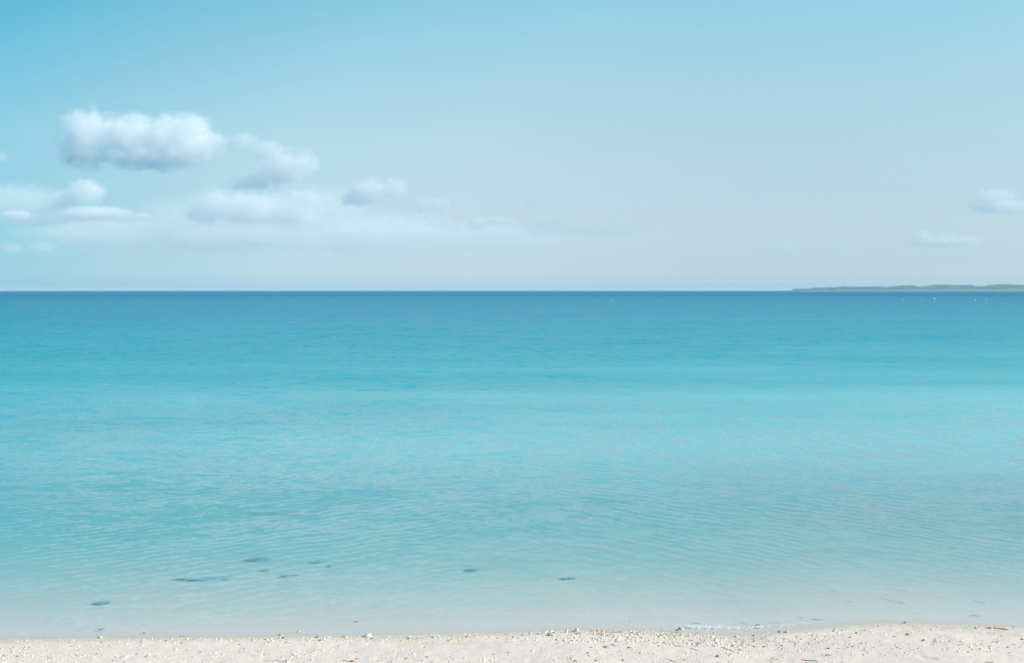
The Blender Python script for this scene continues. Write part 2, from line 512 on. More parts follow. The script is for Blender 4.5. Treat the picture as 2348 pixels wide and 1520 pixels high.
CLOUDS = [
    ('broad thin bank of pale cloud spread behind the brighter clouds', 590, 1.15, 0.45, [(560, 520, 280, 75), (860, 540, 260, 60), (1130, 545, 200, 42), (240, 535, 240, 45), (720, 470, 160, 50)], 'pale cloud banks low in the sky'),
    ('thin pale bank of cloud low in the sky at the left edge', 520, 1.0, 0.5, [(40, 465, 150, 48), (110, 500, 160, 22)], 'pale cloud banks low in the sky'),
    # label, base height of the body in the photograph, optical depth, noise size factor, puffs (x, y, rx, ry)
    ('largest cloud, broad bright cumulus high on the left of the sky', 390, 5.0, 0.75,
     [(205, 305, 62, 62), (195, 345, 70, 48), (290, 310, 95, 55), (385, 312, 95, 55), (445, 288, 48, 34), (440, 340, 85, 48), (345, 358, 115, 38), (488, 325, 40, 28)], 'cumulus clouds over the left of the sea'),
    ('small loose cloud trailing right of the largest cloud', 365, 1.6, 0.8, [(560, 325, 46, 22), (612, 342, 50, 24)], 'cumulus clouds over the left of the sea'),
    ('rounded cloud below and right of the largest cloud, grey wisp on its left', 440, 3.0, 0.8,
     [(664, 385, 66, 46), (703, 372, 36, 34), (640, 400, 52, 34), (575, 415, 66, 24)], 'cumulus clouds over the left of the sea'),
    ('wide cloud with blue shaded base under the rounded cloud', 515, 2.6, 0.8,
     [(495, 472, 66, 44), (570, 480, 95, 44), (665, 492, 88, 34), (702, 455, 52, 24), (470, 490, 55, 30)], 'cumulus clouds over the left of the sea'),
    ('bright double-humped cloud right of the wide shaded cloud', 470, 2.8, 0.8, [(850, 442, 62, 34), (906, 434, 36, 30), (812, 455, 44, 22)], 'cumulus clouds over the left of the sea'),
    ('small pale cloud just right of the double-humped cloud', 490, 1.8, 0.8, [(975, 472, 30, 24), (1012, 472, 30, 22)], 'cumulus clouds over the left of the sea'),
    ('small bright cap cloud under the largest cloud, dark on its left', 468, 3.2, 0.8, [(203, 440, 50, 32), (155, 456, 42, 24)], 'cumulus clouds over the left of the sea'),
    ('flat bright streak of cloud low under the cap cloud', 505, 1.6, 0.9, [(225, 490, 95, 18), (265, 492, 50, 16), (325, 496, 30, 10)], 'cumulus clouds over the left of the sea'),
    ('tiny cloud puff low at the left edge of the picture', 506, 2.0, 0.8, [(42, 494, 42, 14)], 'cumulus clouds over the left of the sea'),
    ('small grey scrap of cloud at the left edge beside the largest cloud', 370, 0.9, 0.8, [(2, 360, 26, 16)], 'cumulus clouds over the left of the sea'),
    ('faint puff by itself under the flat bright streak', 532, 0.9, 0.8, [(160, 518, 30, 14)], 'cumulus clouds over the left of the sea'),
    ('faint low pair of puffs nearest the left horizon', 582, 0.8, 0.9, [(30, 570, 34, 16), (100, 568, 40, 16)], 'cumulus clouds over the left of the sea'),
    ('thin veil of cloud under the wide shaded cloud', 565, 0.8, 0.9, [(480, 545, 95, 28), (600, 540, 120, 24)], 'cumulus clouds over the left of the sea'),
    ('pale layered cloud low in the sky left of centre', 580, 0.9, 0.9, [(725, 555, 70, 28), (850, 540, 120, 28), (960, 535, 80, 20)], 'cumulus clouds over the left of the sea'),
    ('row of three tiny bright puffs near the middle of the sky', 526, 1.6, 0.8, [(1094, 512, 26, 18), (1140, 506, 36, 12), (1174, 508, 18, 9)], 'cumulus clouds over the left of the sea'),
    ('tiny single puff above the middle of the horizon', 480, 0.8, 0.8, [(1222, 467, 22, 16)], 'cumulus clouds over the left of the sea'),
    ('long faint haze of cloud right of the middle', 545, 0.5, 0.9, [(1270, 520, 90, 26), (1390, 524, 110, 22)], 'faint clouds right of the middle of the sky'),
    ('slanting bright cloud high above the island at the right edge', 490, 1.2, 0.8, [(2275, 450, 62, 18), (2300, 474, 90, 18)], 'clouds above the island'),
    ('ragged low cloud with bright top right above the island', 572, 1.5, 0.8, [(2112, 548, 32, 24), (2165, 554, 54, 18), (2222, 553, 36, 16)], 'clouds above the island'),
    ('very faint scattered puffs left of the ragged low cloud', 590, 0.7, 0.8, [(1797, 568, 36, 18), (1882, 566, 18, 14), (1936, 578, 20, 14)], 'clouds above the island'),
]
for ci, (lab, base, tau, nf, puffs, grp) in enumerate(CLOUDS):
    D = min(max(900.0 * F_PX / (666 - base), 11500.0), 30000.0)
    if 'cap cloud' in lab:
        D = 16000.0                             # stands behind the largest cloud, out of its shade
    s = D / F_PX
    cx = np.mean([p[0] for p in puffs])
    cy = np.mean([p[1] for p in puffs])

    def at(px, py):
        r = ray(px, py)
        return r / r[1] * D + np.array([0, 0, EYE])
    org = at(cx, cy)
    pl, vs, fs, o0 = [], [], [], 0
    for k, (px, py, rx, ry) in enumerate(puffs):
        c = at(px, py) - org
        dep = (rx * 0.55 + ry * 0.5) * s
        c[1] += dep * 0.25 * (((k * 37) % 7) / 3.0 - 1)
        r = np.array([rx * 1.12, dep / s * 1.12, ry * 1.12]) * s
        pl.append((c, r))
        vs.append(ICO3[0] * r + c)
        fs.append(ICO3[1] + o0)
        o0 += len(ICO3[0])
    me = mesh_from('cloud', np.concatenate(vs), np.concatenate(fs))
    ry_ = np.mean([p[3] for p in puffs]) * s
    if len(puffs) > 1:
        tmp = bpy.data.objects.new('tmp_cloud', me)
        COL.objects.link(tmp)
        rm = tmp.modifiers.new('r', 'REMESH')
        rm.mode = 'VOXEL'
        rm.voxel_size = min(p[3] for p in puffs) * s * 0.16
        dg = bpy.context.evaluated_depsgraph_get()
        me2 = bpy.data.meshes.new_from_object(tmp.evaluated_get(dg))
        bpy.data.objects.remove(tmp)
        bpy.data.meshes.remove(me)
        me = me2
        me.name = 'cloud'
    me.materials.clear()
    me.materials.append(cloud_material(pl, ry_ * 0.8 * nf, tau * (0.52 if cx < 1200 else 0.8), ry_ * 1.3, ci + 1.0, 1.7, 0.10, 0.58, -0.22 if cx < 1200 else 0.25))
    for p in me.polygons:
        p.use_smooth = True
    o = link('cloud', me, loc=tuple(org))
    tag(o, lab, 'cloud', grp)
#@@REST

# ------------------------------------------------------------------ far island with its wood, houses and a boat
ID = 6000.0
PPM = ID / F_PX
PROF = [(1834, 0.4), (1838, 0.9), (1842, 1.6), (1847, 4.2), (1852, 5.6), (1866, 7.2), (1900, 8.4), (1930, 9.4), (1965, 10.2), (1985, 9.0), (2010, 10.2), (2050, 9.8), (2078, 10.2), (2098, 12.2), (2115, 10.2),
        (2135, 9.6), (2160, 11.4), (2180, 13.2), (2200, 11.6), (2228, 12.6), (2250, 10.8), (2275, 10.2), (2300, 11.6), (2315, 13.6), (2335, 13.6), (2345, 11.8), (2380, 12.6), (2430, 10.5), (2520, 12.0), (2640, 8.0), (2700, 2.0)]
pfx = np.array([(p[0] - W_PX / 2) * PPM for p in PROF])
pfz = np.array([(p[1] if p[1] < 7 else 10.6 + 1.5 * (p[1] - 10.6)) * PPM for p in PROF])


def island_h(X, Y):
    top = np.interp(X, pfx, pfz)
    v = (Y - ID) / 420.0
    across = np.clip(1 - (v - 0.35) ** 2 / 0.20, 0, 1) ** 0.7
    return np.maximum(top - 7.0, 0.9) * across * smooth(-0.35, 0.02, v) * smooth(1.25, 0.9, v) - 0.6 + 1.9 * smooth(-0.10, 0.0, v) * smooth(1.3, 1.1, v)


m_isl, n, out = material('island_soil')
posi = n.n('ShaderNodeNewGeometry').outputs['Position']
hz = n.sep(posi)[2]
isn = n.noise(posi, 0.02, 4, 0.6)[0]
principled(n, out, n.mixc(n.mapr(n.math('ADD', hz, n.math('MULTIPLY', isn, 2.0)), 1.3, 2.0), (0.62, 0.56, 0.45), (0.075, 0.105, 0.05)), 0.95)
ixs = np.linspace(pfx[0] - 4, pfx[-1] + 60, 420)
iys = np.linspace(ID - 60, ID + 620, 70)
V, Fc, A = grid(ixs, iys, island_h, {})
island = link('island', mesh_from('island', V, Fc, m_isl))
tag(island, kind='structure', label='low island on the horizon at the right')

m_for, n, out = material('woodland_leaves')
tn = n.n('ShaderNodeAttribute', attribute_name='tint').outputs['Fac']
pf = n.n('ShaderNodeNewGeometry').outputs['Position']
ln = n.noise(pf, 0.35, 4, 0.65)[0]
principled(n, out, n.mixc(tn, n.mixc(ln, (0.018, 0.075, 0.055), (0.03, 0.105, 0.07)), n.mixc(ln, (0.04, 0.115, 0.075), (0.06, 0.14, 0.09))), 0.9)
tv, tf, tt_, o0 = [], [], [], 0
base_v, base_f = ICO1
nt_ = 0
while nt_ < 5600:
    X = rng.uniform(pfx[2], pfx[-1] - 20)
    Y = ID + 420 * rng.uniform(-0.02, 0.75)
    top = np.interp(X, pfx, pfz)
    top = top + (top > 14) * 3.2 * float(vnoise(np.array(X / 26.0), np.array(Y / 90.0), 77))
    h0 = float(island_h(np.array(X), np.array(Y)))
    if top < 6 or h0 < 1.6:
        continue
    r = rng.uniform(3.0, 6.5) * (0.65 if top < 14 else 1.0)
    hh = rng.uniform(0.8, 1.3) * r
    cz = min(h0 + rng.uniform(1.5, 9.0), top - hh * 0.85)
    v = base_v * (1 + 0.22 * rng.standard_normal((len(base_v), 1)))
    tv.append(v * [r, r, hh] + [X, Y, cz])
    tf.append(base_f + o0)
    tt_.append(np.full(len(v), rng.uniform(0, 1)))
    o0 += len(v)
    nt_ += 1
forest = link('forest', mesh_from('forest', np.concatenate(tv), np.concatenate(tf), m_for, {'tint': np.concatenate(tt_)}, smooth_shade=False))
tag(forest, 'low green wood covering the whole of the far island', kind='stuff')

m_wall, n, out = material('white_plaster')
principled(n, out, n.mixc(n.noise(n.n('ShaderNodeNewGeometry').outputs['Position'], 0.8, 3)[0], (0.80, 0.77, 0.70), (0.70, 0.67, 0.6)), 0.8)
m_roof, n, out = material('clay_roof')
principled(n, out, (0.42, 0.23, 0.17), 0.85)
m_dark, n, out = material('dark_glass')
principled(n, out, (0.03, 0.04, 0.05), 0.2)
m_hull, n, out = material('white_boat_paint')
principled(n, out, (0.82, 0.82, 0.80), 0.35)
m_buoy, n, out = material('faded_buoy_plastic')
principled(n, out, n.mixc(n.noise(n.n('ShaderNodeTexCoord').outputs['Object'], 6, 2)[0], (0.86, 0.70, 0.62), (0.80, 0.55, 0.46)), 0.45)
m_buoyw, n, out = material('white_buoy_plastic')
principled(n, out, n.mixc(n.noise(n.n('ShaderNodeTexCoord').outputs['Object'], 6, 2)[0], (0.84, 0.82, 0.78), (0.74, 0.70, 0.66)), 0.45)
m_rope, n, out = material('mooring_rope')
principled(n, out, (0.25, 0.22, 0.17), 0.9)


def box(bm, x0, x1, y0, y1, z0, z1):
    vs = [bm.verts.new((x, y, z)) for z in (z0, z1) for (x, y) in ((x0, y0), (x1, y0), (x1, y1), (x0, y1))]
    for f in ((0, 3, 2, 1), (4, 5, 6, 7), (0, 1, 5, 4), (1, 2, 6, 5), (2, 3, 7, 6), (3, 0, 4, 7)):
        bm.faces.new([vs[i] for i in f])


def finish(name, bm, mat, parent=None):
    me = bpy.data.meshes.new(name)
    bmesh.ops.recalc_face_normals(bm, faces=bm.faces)
    bm.to_mesh(me)
    bm.free()
    me.materials.append(mat)
    return link(name, me, parent)


def house(px, w_, d_, h_, label, group, floors=1, pitched=True):
    X = (px - W_PX / 2) * PPM
    Y = ID + 2.0
    z = 1.0
    root = bpy.data.objects.new('house', None)
    COL.objects.link(root)
    root.location = (X, Y, z)
    tag(root, label, 'house', group)
    bm = bmesh.new()
    box(bm, -w_ / 2, w_ / 2, 0, d_, -1.5, h_)
    finish('wall', bm, m_wall, root)
    bm = bmesh.new()
    if pitched:
        e = 0.4
        r0 = [bm.verts.new(p) for p in ((-w_ / 2 - e, -e, h_ + .02), (w_ / 2 + e, -e, h_ + .02), (w_ / 2 + e, d_ + e, h_ + .02), (-w_ / 2 - e, d_ + e, h_ + .02), (-w_ / 2 + 1, d_ / 2, h_ + 1.7), (w_ / 2 - 1, d_ / 2, h_ + 1.7))]
        for f in ((0, 1, 5, 4), (2, 3, 4, 5), (3, 0, 4), (1, 2, 5), (3, 2, 1, 0)):
            bm.faces.new([r0[i] for i in f])
    else:
        box(bm, -w_ / 2 - .3, w_ / 2 + .3, -.3, d_ + .3, h_ + .02, h_ + .35)
    finish('roof', bm, m_roof if pitched else m_wall, root)
    nw = max(2, int(w_ / 5))
    for i in range(nw):
        bm = bmesh.new()
        cx_ = -w_ / 2 + (i + .5) * w_ / nw
        box(bm, cx_ - .6, cx_ + .6, -.06, .3, h_ * .4, h_ * .75)
        finish('window', bm, m_dark, root)
    return root


house(2014, 34, 9, 3.6, 'long low white building at the shore of the far island', 'buildings on the far island', pitched=False)
house(2035, 9, 7, 4.6, 'small pale house just right of the long low building on the island', 'buildings on the far island')
house(2117, 7, 6, 3.4, 'tiny pale house on the island shore under the middle of the wood', 'buildings on the far island')
house(2277, 8, 6, 3.8, 'pale house on the island shore beside the white boat', 'buildings on the far island')


def boat(px, py, L, label):
    x, y = on_level(px, py, 0.0)
    y = min(y, ID - 160.0)
    x = (px - W_PX / 2) / F_PX * y
    root = bpy.data.objects.new('motor_boat', None)
    COL.objects.link(root)
    root.location = (x, y, 0)
    tag(root, label, 'boat')
    st = [(-.5, .30, .30), (-.2, .34, .32), (.15, .32, .36), (.38, .18, .44), (.5, .02, .50)]
    bm = bmesh.new()
    rings = []
    for sx_, b, sh in st:
        rings.append([bm.verts.new(p) for p in ((sx_ * L, -b * L * .5, sh * L * .35), (sx_ * L, -b * L * .3, -.15), (sx_ * L, b * L * .3, -.15), (sx_ * L, b * L * .5, sh * L * .35))])
    for a, b in zip(rings, rings[1:]):
        for k in range(4):
            bm.faces.new((a[k], a[(k + 1) % 4], b[(k + 1) % 4], b[k]))
    bm.faces.new(rings[0])
    bm.faces.new(rings[-1][::-1])
    finish('hull', bm, m_hull, root)
    bm = bmesh.new()
    box(bm, -.22 * L, .12 * L, -.1 * L, .1 * L, .1 * L, .30 * L)
    finish('cabin', bm, m_hull, root)
    bm = bmesh.new()
    box(bm, -.19 * L, .09 * L, -.104 * L, .104 * L, .20 * L, .27 * L)
    finish('cabin_window', bm, m_dark, root)


boat(2287, 668.2, 8.5, 'white motor boat close to the far island shore')


def lathe(bm, prof, seg=20):
    rings = []
    for r, z in prof:
        rings.append([bm.verts.new((r * math.cos(2 * math.pi * k / seg), r * math.sin(2 * math.pi * k / seg), z)) for k in range(seg)])
    for a, b in zip(rings, rings[1:]):
        for k in range(seg):
            bm.faces.new((a[k], a[(k + 1) % seg], b[(k + 1) % seg], b[k]))
    bm.faces.new(rings[0][::-1])
    bm.faces.new(rings[-1])


def buoy(px, py, r, mat, label, group=None):
    x, y = on_level(px, py, 0.0)
    root = bpy.data.objects.new('mooring_buoy', None)
    COL.objects.link(root)
    root.location = (x, y, r * 0.45)
    root.rotation_euler = (R(random.uniform(-10, 10)), R(random.uniform(-12, 12)), 0)
    tag(root, label, 'buoy', group)
    bm = bmesh.new()
    lathe(bm, [(r * math.sin(a) * 1.0 + 0.001, -r * math.cos(a)) for a in np.linspace(0.05, math.pi - 0.3, 14)])
    finish('float', bm, mat, root)
    bm = bmesh.new()
    lathe(bm, [(r * 1.02, -.05 * r), (r * 1.07, -.03 * r), (r * 1.07, .07 * r), (r * 1.02, .09 * r)])
    finish('band', bm, m_rope, root)
    bm = bmesh.new()
    lathe(bm, [(r * .30, r * .93), (r * .26, r * 1.12), (r * .12, r * 1.2), (r * .12, r * 1.34), (r * .05, r * 1.38)])
    finish('lifting_eye', bm, m_rope, root)


buoy(1403, 691, 0.24, m_buoy, 'pinkish buoy floating alone right of the middle of the sea')
bg_ = 'buoys floating in front of the far island'
buoy(2070.5, 688, 0.20, m_buoyw, 'small white buoy farthest left of the row before the island', bg_)
buoy(2111, 688, 0.18, m_buoy, 'small pink buoy between two white buoys before the island', bg_)
buoy(2141, 686.5, 0.34, m_buoyw, 'biggest and brightest white buoy of the row before the island', bg_)
buoy(2234.5, 689.5, 0.24, m_buoyw, 'white buoy nearest to the beach in the row before the island', bg_)
buoy(2260, 687.2, 0.26, m_buoy, 'pink buoy second from the right of the row before the island', bg_)
buoy(2296, 687, 0.18, m_buoyw, 'small white buoy farthest right of the row before the island', bg_)

# ------------------------------------------------------------------ coral pebbles
def pebble_mat(name, ca, cb, rough=0.85, per=True):
    m, n, out = material(name)
    if per:
        v = n.n('ShaderNodeObjectInfo').outputs['Random']
        p = n.n('ShaderNodeTexCoord').outputs['Object']
        sc_ = 2.2
    else:
        v = n.n('ShaderNodeAttribute', attribute_name='tint').outputs['Fac']
        p = n.n('ShaderNodeNewGeometry').outputs['Position']
        sc_ = 130.0
    f = n.noise(p, sc_, 4, 0.65)[0]
    c = n.mixc(v, ca, cb)
    c = n.mixc(n.mapr(f, 0.5, 0.75, 0, 0.45), c, tuple(x * 0.6 for x in cb))
    principled(n, out, c, rough, f, 0.5, 0.2 if per else 0.002)
    return m


MATS = {
    'white': pebble_mat('white_coral', (0.86, 0.81, 0.73), (0.78, 0.71, 0.62)),
    'cream': pebble_mat('cream_coral', (0.80, 0.68, 0.52), (0.70, 0.58, 0.42)),
    'tan': pebble_mat('tan_stone', (0.66, 0.52, 0.36), (0.54, 0.42, 0.29)),
    'grey': pebble_mat('grey_stone', (0.48, 0.42, 0.35), (0.38, 0.33, 0.27)),
    'brown': pebble_mat('brown_stone', (0.20, 0.12, 0.075), (0.11, 0.075, 0.055)),
    'rust': pebble_mat('rusty_stone', (0.46, 0.22, 0.11), (0.36, 0.16, 0.08)),
}


def shape_vertices(kind, base, r):
    v = base.copy()
    nrm = v.copy()
    ph = r.uniform(0, 9, 3)
    if kind == 'chunk':
        k = 1 + 0.20 * np.sin(nrm[:, 0] * 3.1 + ph[0]) * np.cos(nrm[:, 1] * 2.7 + ph[1]) + 0.16 * np.sin(nrm[:, 2] * 4 + nrm[:, 0] * 2 + ph[2]) + 0.07 * r.standard_normal(len(v))
        v = v * k[:, None] * [1, .85, .72]
    elif kind == 'finger':
        k = 1 + 0.10 * np.sin(nrm[:, 0] * 5 + ph[0]) + 0.07 * r.standard_normal(len(v))
        v = v * k[:, None] * [1.0, .34, .30]
        v[:, 1] += 0.22 * np.sin(v[:, 0] * 1.6 + ph[1])
        v[:, 2] += 0.07 * np.cos(v[:, 0] * 2.0 + ph[2])
    else:
        k = 1 + 0.18 * np.sin(nrm[:, 0] * 2 + ph[0]) * np.sin(nrm[:, 1] * 3 + ph[1]) + 0.05 * r.standard_normal(len(v))
        v = v * k[:, None] * [1, .72, .34]
    return v


KINDS = ('chunk', 'finger', 'flat')
MESH = {}
for mk in MATS:
    for kd in KINDS:
        MESH[mk, kd] = []
        for i in range(4):
            MESH[mk, kd].append(mesh_from('coral_pebble', shape_vertices(kd, ICO3[0] if i < 2 else ICO2[0], rng), ICO3[1] if i < 2 else ICO2[1], MATS[mk]))


def put_pebble(px, py, wpx, mk, kd, label, group=None, rz=None, lift=0.32, name='coral_pebble', tilt=None):
    x, y, z = on_sand(px, py)
    s = 0.42 * wpx / F_PX * y
    o = link(name, random.choice(MESH[mk, kd]))
    o.scale = (s, s, s)
    hz_ = {'chunk': .72, 'finger': .32, 'flat': .34}[kd]
    o.location = (x, y, z + s * hz_ * lift)
    o.rotation_euler = (random.uniform(-.25, .25), tilt if tilt is not None else random.uniform(-.25, .25), random.uniform(0, 6.28) if rz is None else rz)
    tag(o, label, 'pebble', group)
    return o


# stones one can point to, each where it lies
for a in [
    (1561, 1442.5, 15, 'white', 'chunk', 'big white coral stone standing alone in the swash with a dark shadow'),
    (1552, 1444.5, 8, 'brown', 'flat', 'dark flat chip touching the left of the big white swash stone'),
    (1517, 1446, 8, 'tan', 'flat', 'flat tan pebble in the wet sand left of the big white swash stone'),
    (1600, 1451, 6, 'cream', 'chunk', 'little cream pebble at the near edge of the thin pool'),
    (1637, 1451.5, 6, 'white', 'chunk', 'little white pebble inside the thin pool of swash water'),
    (1688, 1460.5, 13, 'white', 'chunk', 'pale lump of coral on the gravel in front of the thin pool'),
    (1729, 1457, 9, 'tan', 'chunk', 'tan lump at the right end of the thin pool'),
    (1788, 1448.5, 9, 'tan', 'chunk', 'round tan stone, left one of two on the wet sand bank'),
    (1803.5, 1449, 10, 'cream', 'chunk', 'smooth cream stone, right one of two on the wet sand bank'),
    (1911, 1446.5, 8, 'brown', 'flat', 'dark brown flat stone on the smooth wet sand bank'),
    (1898.5, 1487, 7, 'brown', 'chunk', 'dark brown stone left of another dark one in the right gravel'),
    (1922.5, 1486, 8, 'grey', 'flat', 'dark grey stone right of another dark one in the right gravel'),
    (1899, 1501.5, 15, 'tan', 'flat', 'wide flat tan piece of coral below the right gravel'),
    (2075.6, 1427.5, 9, 'grey', 'chunk', 'grey stone on the crest of the sand bank against the water'),
    (2082, 1455, 12, 'tan', 'chunk', 'tan stone with a long shadow alone on the smooth right sand'),
    (2052, 1459, 9, 'cream', 'flat', 'low cream stone left of the tan stone with a long shadow'),
    (2117.7, 1468, 10, 'grey', 'chunk', 'round khaki stone at the left end of the right gravel patch'),
    (2157.6, 1461, 13, 'tan', 'finger', 'tan finger of coral above the right gravel patch'),
    (2220, 1494.5, 8, 'grey', 'flat', 'flat grey stone in the bare sand below the right gravel patch'),
    (2344, 1465, 9, 'brown', 'flat', 'dark brown stone half out of the picture at the right edge'),
    (2229, 1488, 6, 'rust', 'flat', 'rusty stone, left one of two below the right gravel patch'),
    (2247, 1486.5, 7, 'rust', 'flat', 'rusty stone, right one of two below the right gravel patch'),
    (230, 1461.5, 13, 'white', 'chunk', 'pointed white stone at the water edge on the left'),
    (315, 1499, 7, 'grey', 'chunk', 'small grey stone left of a rounder one on the left sand'),
    (336, 1505, 8, 'grey', 'chunk', 'round grey stone on the left sand near the bottom edge'),
    (286, 1506, 23, 'white', 'flat', 'broad flat white piece of coral on the left sand'),
    (380, 1468, 7, 'brown', 'flat', 'dark chip in the left gravel line near the water'),
    (416, 1473, 7, 'rust', 'flat', 'rust coloured flat stone in the left gravel line'),
    (685, 1448, 9, 'white', 'chunk', 'white stone sitting in the shallow film of water'),
    (644, 1455.5, 11, 'cream', 'chunk', 'peach coloured stone just in the water left of the white one'),
    (729, 1461, 12, 'tan', 'chunk', 'tan stone with dark end on the gravel left of the glassy lump'),
    (734, 1467.5, 12, 'rust', 'flat', 'flat orange stone in the gravel left of the glassy lump'),
    (675, 1501, 10, 'tan', 'finger', 'tan finger of coral on the middle sand'),
    (697, 1501, 8, 'brown', 'flat', 'small brown stone right of the tan coral finger'),
    (660, 1514, 12, 'white', 'chunk', 'white lump of coral beside a long thin twig at the bottom'),
    (791, 1460.5, 12, 'cream', 'chunk', 'pinkish lump of coral left of the glassy lump'),
    (851, 1463.5, 5, 'brown', 'chunk', 'black chip touching the right of the glassy lump'),
    (932, 1509, 6, 'rust', 'chunk', 'brown orange stone alone near the bottom middle'),
    (993, 1471, 6, 'grey', 'flat', 'dark grey chip just below the two white glassy lumps'),
    (980, 1505.5, 10, 'tan', 'flat', 'flat tan stone right of the brown orange stone'),
    (902, 1492, 5, 'rust', 'flat', 'tiny orange chip on the bare middle sand'),
    (807, 1515, 12, 'rust', 'flat', 'rusty flat stone at the bottom edge left of the middle'),
    (1264, 1456, 24, 'white', 'finger', 'long white finger of coral lying aslant in the gravel bank'),
    (1322, 1447, 14, 'white', 'chunk', 'tall white piece of coral topping the gravel bank'),
    (1311, 1449.5, 12, 'cream', 'finger', 'cream coral finger leaning on the tall white piece'),
    (1345, 1450, 11, 'white', 'finger', 'white coral finger right of the tall white piece'),
    (1389, 1483, 16, 'grey', 'flat', 'long flat grey stone in the bare sand under the gravel bank'),
    (1356, 1484, 9, 'cream', 'flat', 'flat cream stone left of the long flat grey stone'),
    (1443, 1484.5, 13, 'tan', 'flat', 'jagged flat tan coral right of the long flat grey stone'),
    (1349, 1497, 8, 'tan', 'chunk', 'round orange tan stone below the flat cream stone'),
    (1366.5, 1514, 6, 'rust', 'chunk', 'small red stone near the bottom edge right of the middle'),
    (1320, 1515, 12, 'grey', 'flat', 'dark grey slab at the bottom edge left of the small red stone'),
    (1428, 1513, 6, 'brown', 'chunk', 'dark round stone at the bottom edge right of the small red stone'),
    (1569, 1513, 12, 'grey', 'flat', 'dark curved stone half sunk in the sand at the bottom edge'),
    (1646, 1505, 11, 'grey', 'chunk', 'grey stone right of the half sunk curved stone'),
    (1523, 1473, 8, 'rust', 'flat', 'orange stone at the lower edge of the gravel bank'),
    (2144, 1470, 11, 'white', 'finger', 'upright forked piece of coral in the right gravel patch'),
]:
    o = put_pebble(*a)
    if 'tall white' in a[5] and 'topping' in a[5] or 'upright' in a[5]:
        o.rotation_euler = (0.2, -1.1, 0.5)
        o.location.z += 0.4 * o.scale.x
    if 'aslant' in a[5]:
        o.rotation_euler = (0, 0.05, R(-52))


def dens(px, py, x):
    yw_px = np.interp(px, [p[0] for p in WL], [p[1] for p in WL])
    t_ = py - yw_px
    a0 = np.interp(px, [-300, 400, 560, 1150, 1250, 1780, 1850, 2050, 2400], [0.30, 0.42, 0.62, 0.75, 1.0, 1.0, 0.65, 0.45, 0.30])
    off_ = np.interp(px, [1500, 1600, 1800, 2000, 2060], [0, 4, 16, 8, 0])
    wid = np.interp(px, [-300, 500, 1150, 1250, 1780, 1900, 2050, 2400], [20, 17, 17, 26, 28, 18, 10, 12])
    band = a0 * smooth(-3, 2, t_ - off_) * smooth(wid + 7, wid - 5, t_ - off_)
    lump = 0.55 + 0.9 * vnoise(px / 45.0, py / 9.0, 71)
    b2 = 0.42 * smooth(1484, 1494, py) * np.interp(px, [-300, 900, 1200, 1900, 2000], [1, 1, .7, .6, .25])
    yc = np.interp(px, [1740, 1900, 2050, 2150, 2250, 2348, 2700], [1480, 1487, 1478, 1470, 1476, 1482, 1490])
    b3 = 0.75 * np.exp(-((py - yc) / 11.0) ** 2) * smooth(1730, 1880, px)
    b4 = 0.30 * smooth(280, 60, px) * smooth(1468, 1478, py)
    return np.clip((band * np.clip(lump + 0.35, 0.25, 1.4) + (b2 + b3 + b4) * np.clip(lump, 0.05, 1.3)) + 0.05, 0, 1) * (t_ > -1 + off_ * 0.5)


NC = 78000
cx_ = rng.uniform(-6.2, 6.2, NC)
ce_ = rng.uniform(0.0, 2.0, NC)
cy_ = yw(cx_) - ce_
cz_ = sand_z(cx_, cy_)
cpx, cpy = to_px(cx_, cy_, cz_)
keep = rng.uniform(0, 1, NC) < dens(cpx, cpy, cx_) * 0.75
cx_, cy_, cz_, cpx, cpy = [a[keep] for a in (cx_, cy_, cz_, cpx, cpy)]
m_ = len(cx_)
size = np.exp(rng.normal(math.log(0.0039), 0.48, m_))
bank = smooth(1200, 1280, cpx) * smooth(1850, 1750, cpx) * (cpy < np.interp(cpx, [p[0] for p in WL], [p[1] for p in WL]) + 30)
size *= 1 + 0.35 * bank
size = np.clip(size, 0.0018, 0.0115)
kind_i = rng.choice(3, m_, p=[0.5, 0.24, 0.26])
size = np.where(kind_i == 1, size * 1.5, size)
mat_i = rng.choice(6, m_, p=[0.50, 0.32, 0.10, 0.035, 0.02, 0.025])
inside = (cpx > -5) & (cpx < 2353) & (cpy < 1524)
order = np.argsort(-np.where(inside, size, 0))
N_ONE = 235
single = order[:N_ONE]
ZONE = lambda px, py: ('in the gravel line along the left water edge' if py < np.interp(px, [p[0] for p in WL], [p[1] for p in WL]) + 34 and px < 1150 else
                       'in the thick gravel bank at the water edge' if py < np.interp(px, [p[0] for p in WL], [p[1] for p in WL]) + 46 and px < 1850 else
                       'in the right gravel patch' if px > 1850 else 'scattered over the dry sand near the bottom')
LOOK = {'chunk': 'lumpy', 'finger': 'finger shaped', 'flat': 'flat'}
mks = list(MATS)
for i in single:
    mk, kd = mks[mat_i[i]], KINDS[kind_i[i]]
    lab = f"{mk if mk not in ('rust',) else 'rusty'} {LOOK[kd]} coral pebble {ZONE(cpx[i], cpy[i])}"
    o = link('coral_pebble', random.choice(MESH[mk, kd]))
    s = float(size[i])
    o.scale = (s, s, s)
    o.location = (float(cx_[i]), float(cy_[i]), float(cz_[i]) + s * {'chunk': .72, 'finger': .32, 'flat': .34}[kd] * 0.25)
    o.rotation_euler = (random.uniform(-.4, .4), random.uniform(-.4, .4), random.uniform(0, 6.28))
    tag(o, lab, 'pebble', lab.replace('coral pebble', 'coral pebbles'))
small = order[N_ONE:]
pal = np.array([0.0, 0.28, 0.55, 0.74, 0.9, 1.0])
gv, gf, gt, o0 = [], [], [], 0
lib = [[shape_vertices(kd, ICO1[0] if False else ICO2[0], rng) for _ in range(8)] for kd in KINDS]
lib1 = [[shape_vertices(kd, ICO1[0], rng) for _ in range(8)] for kd in KINDS]
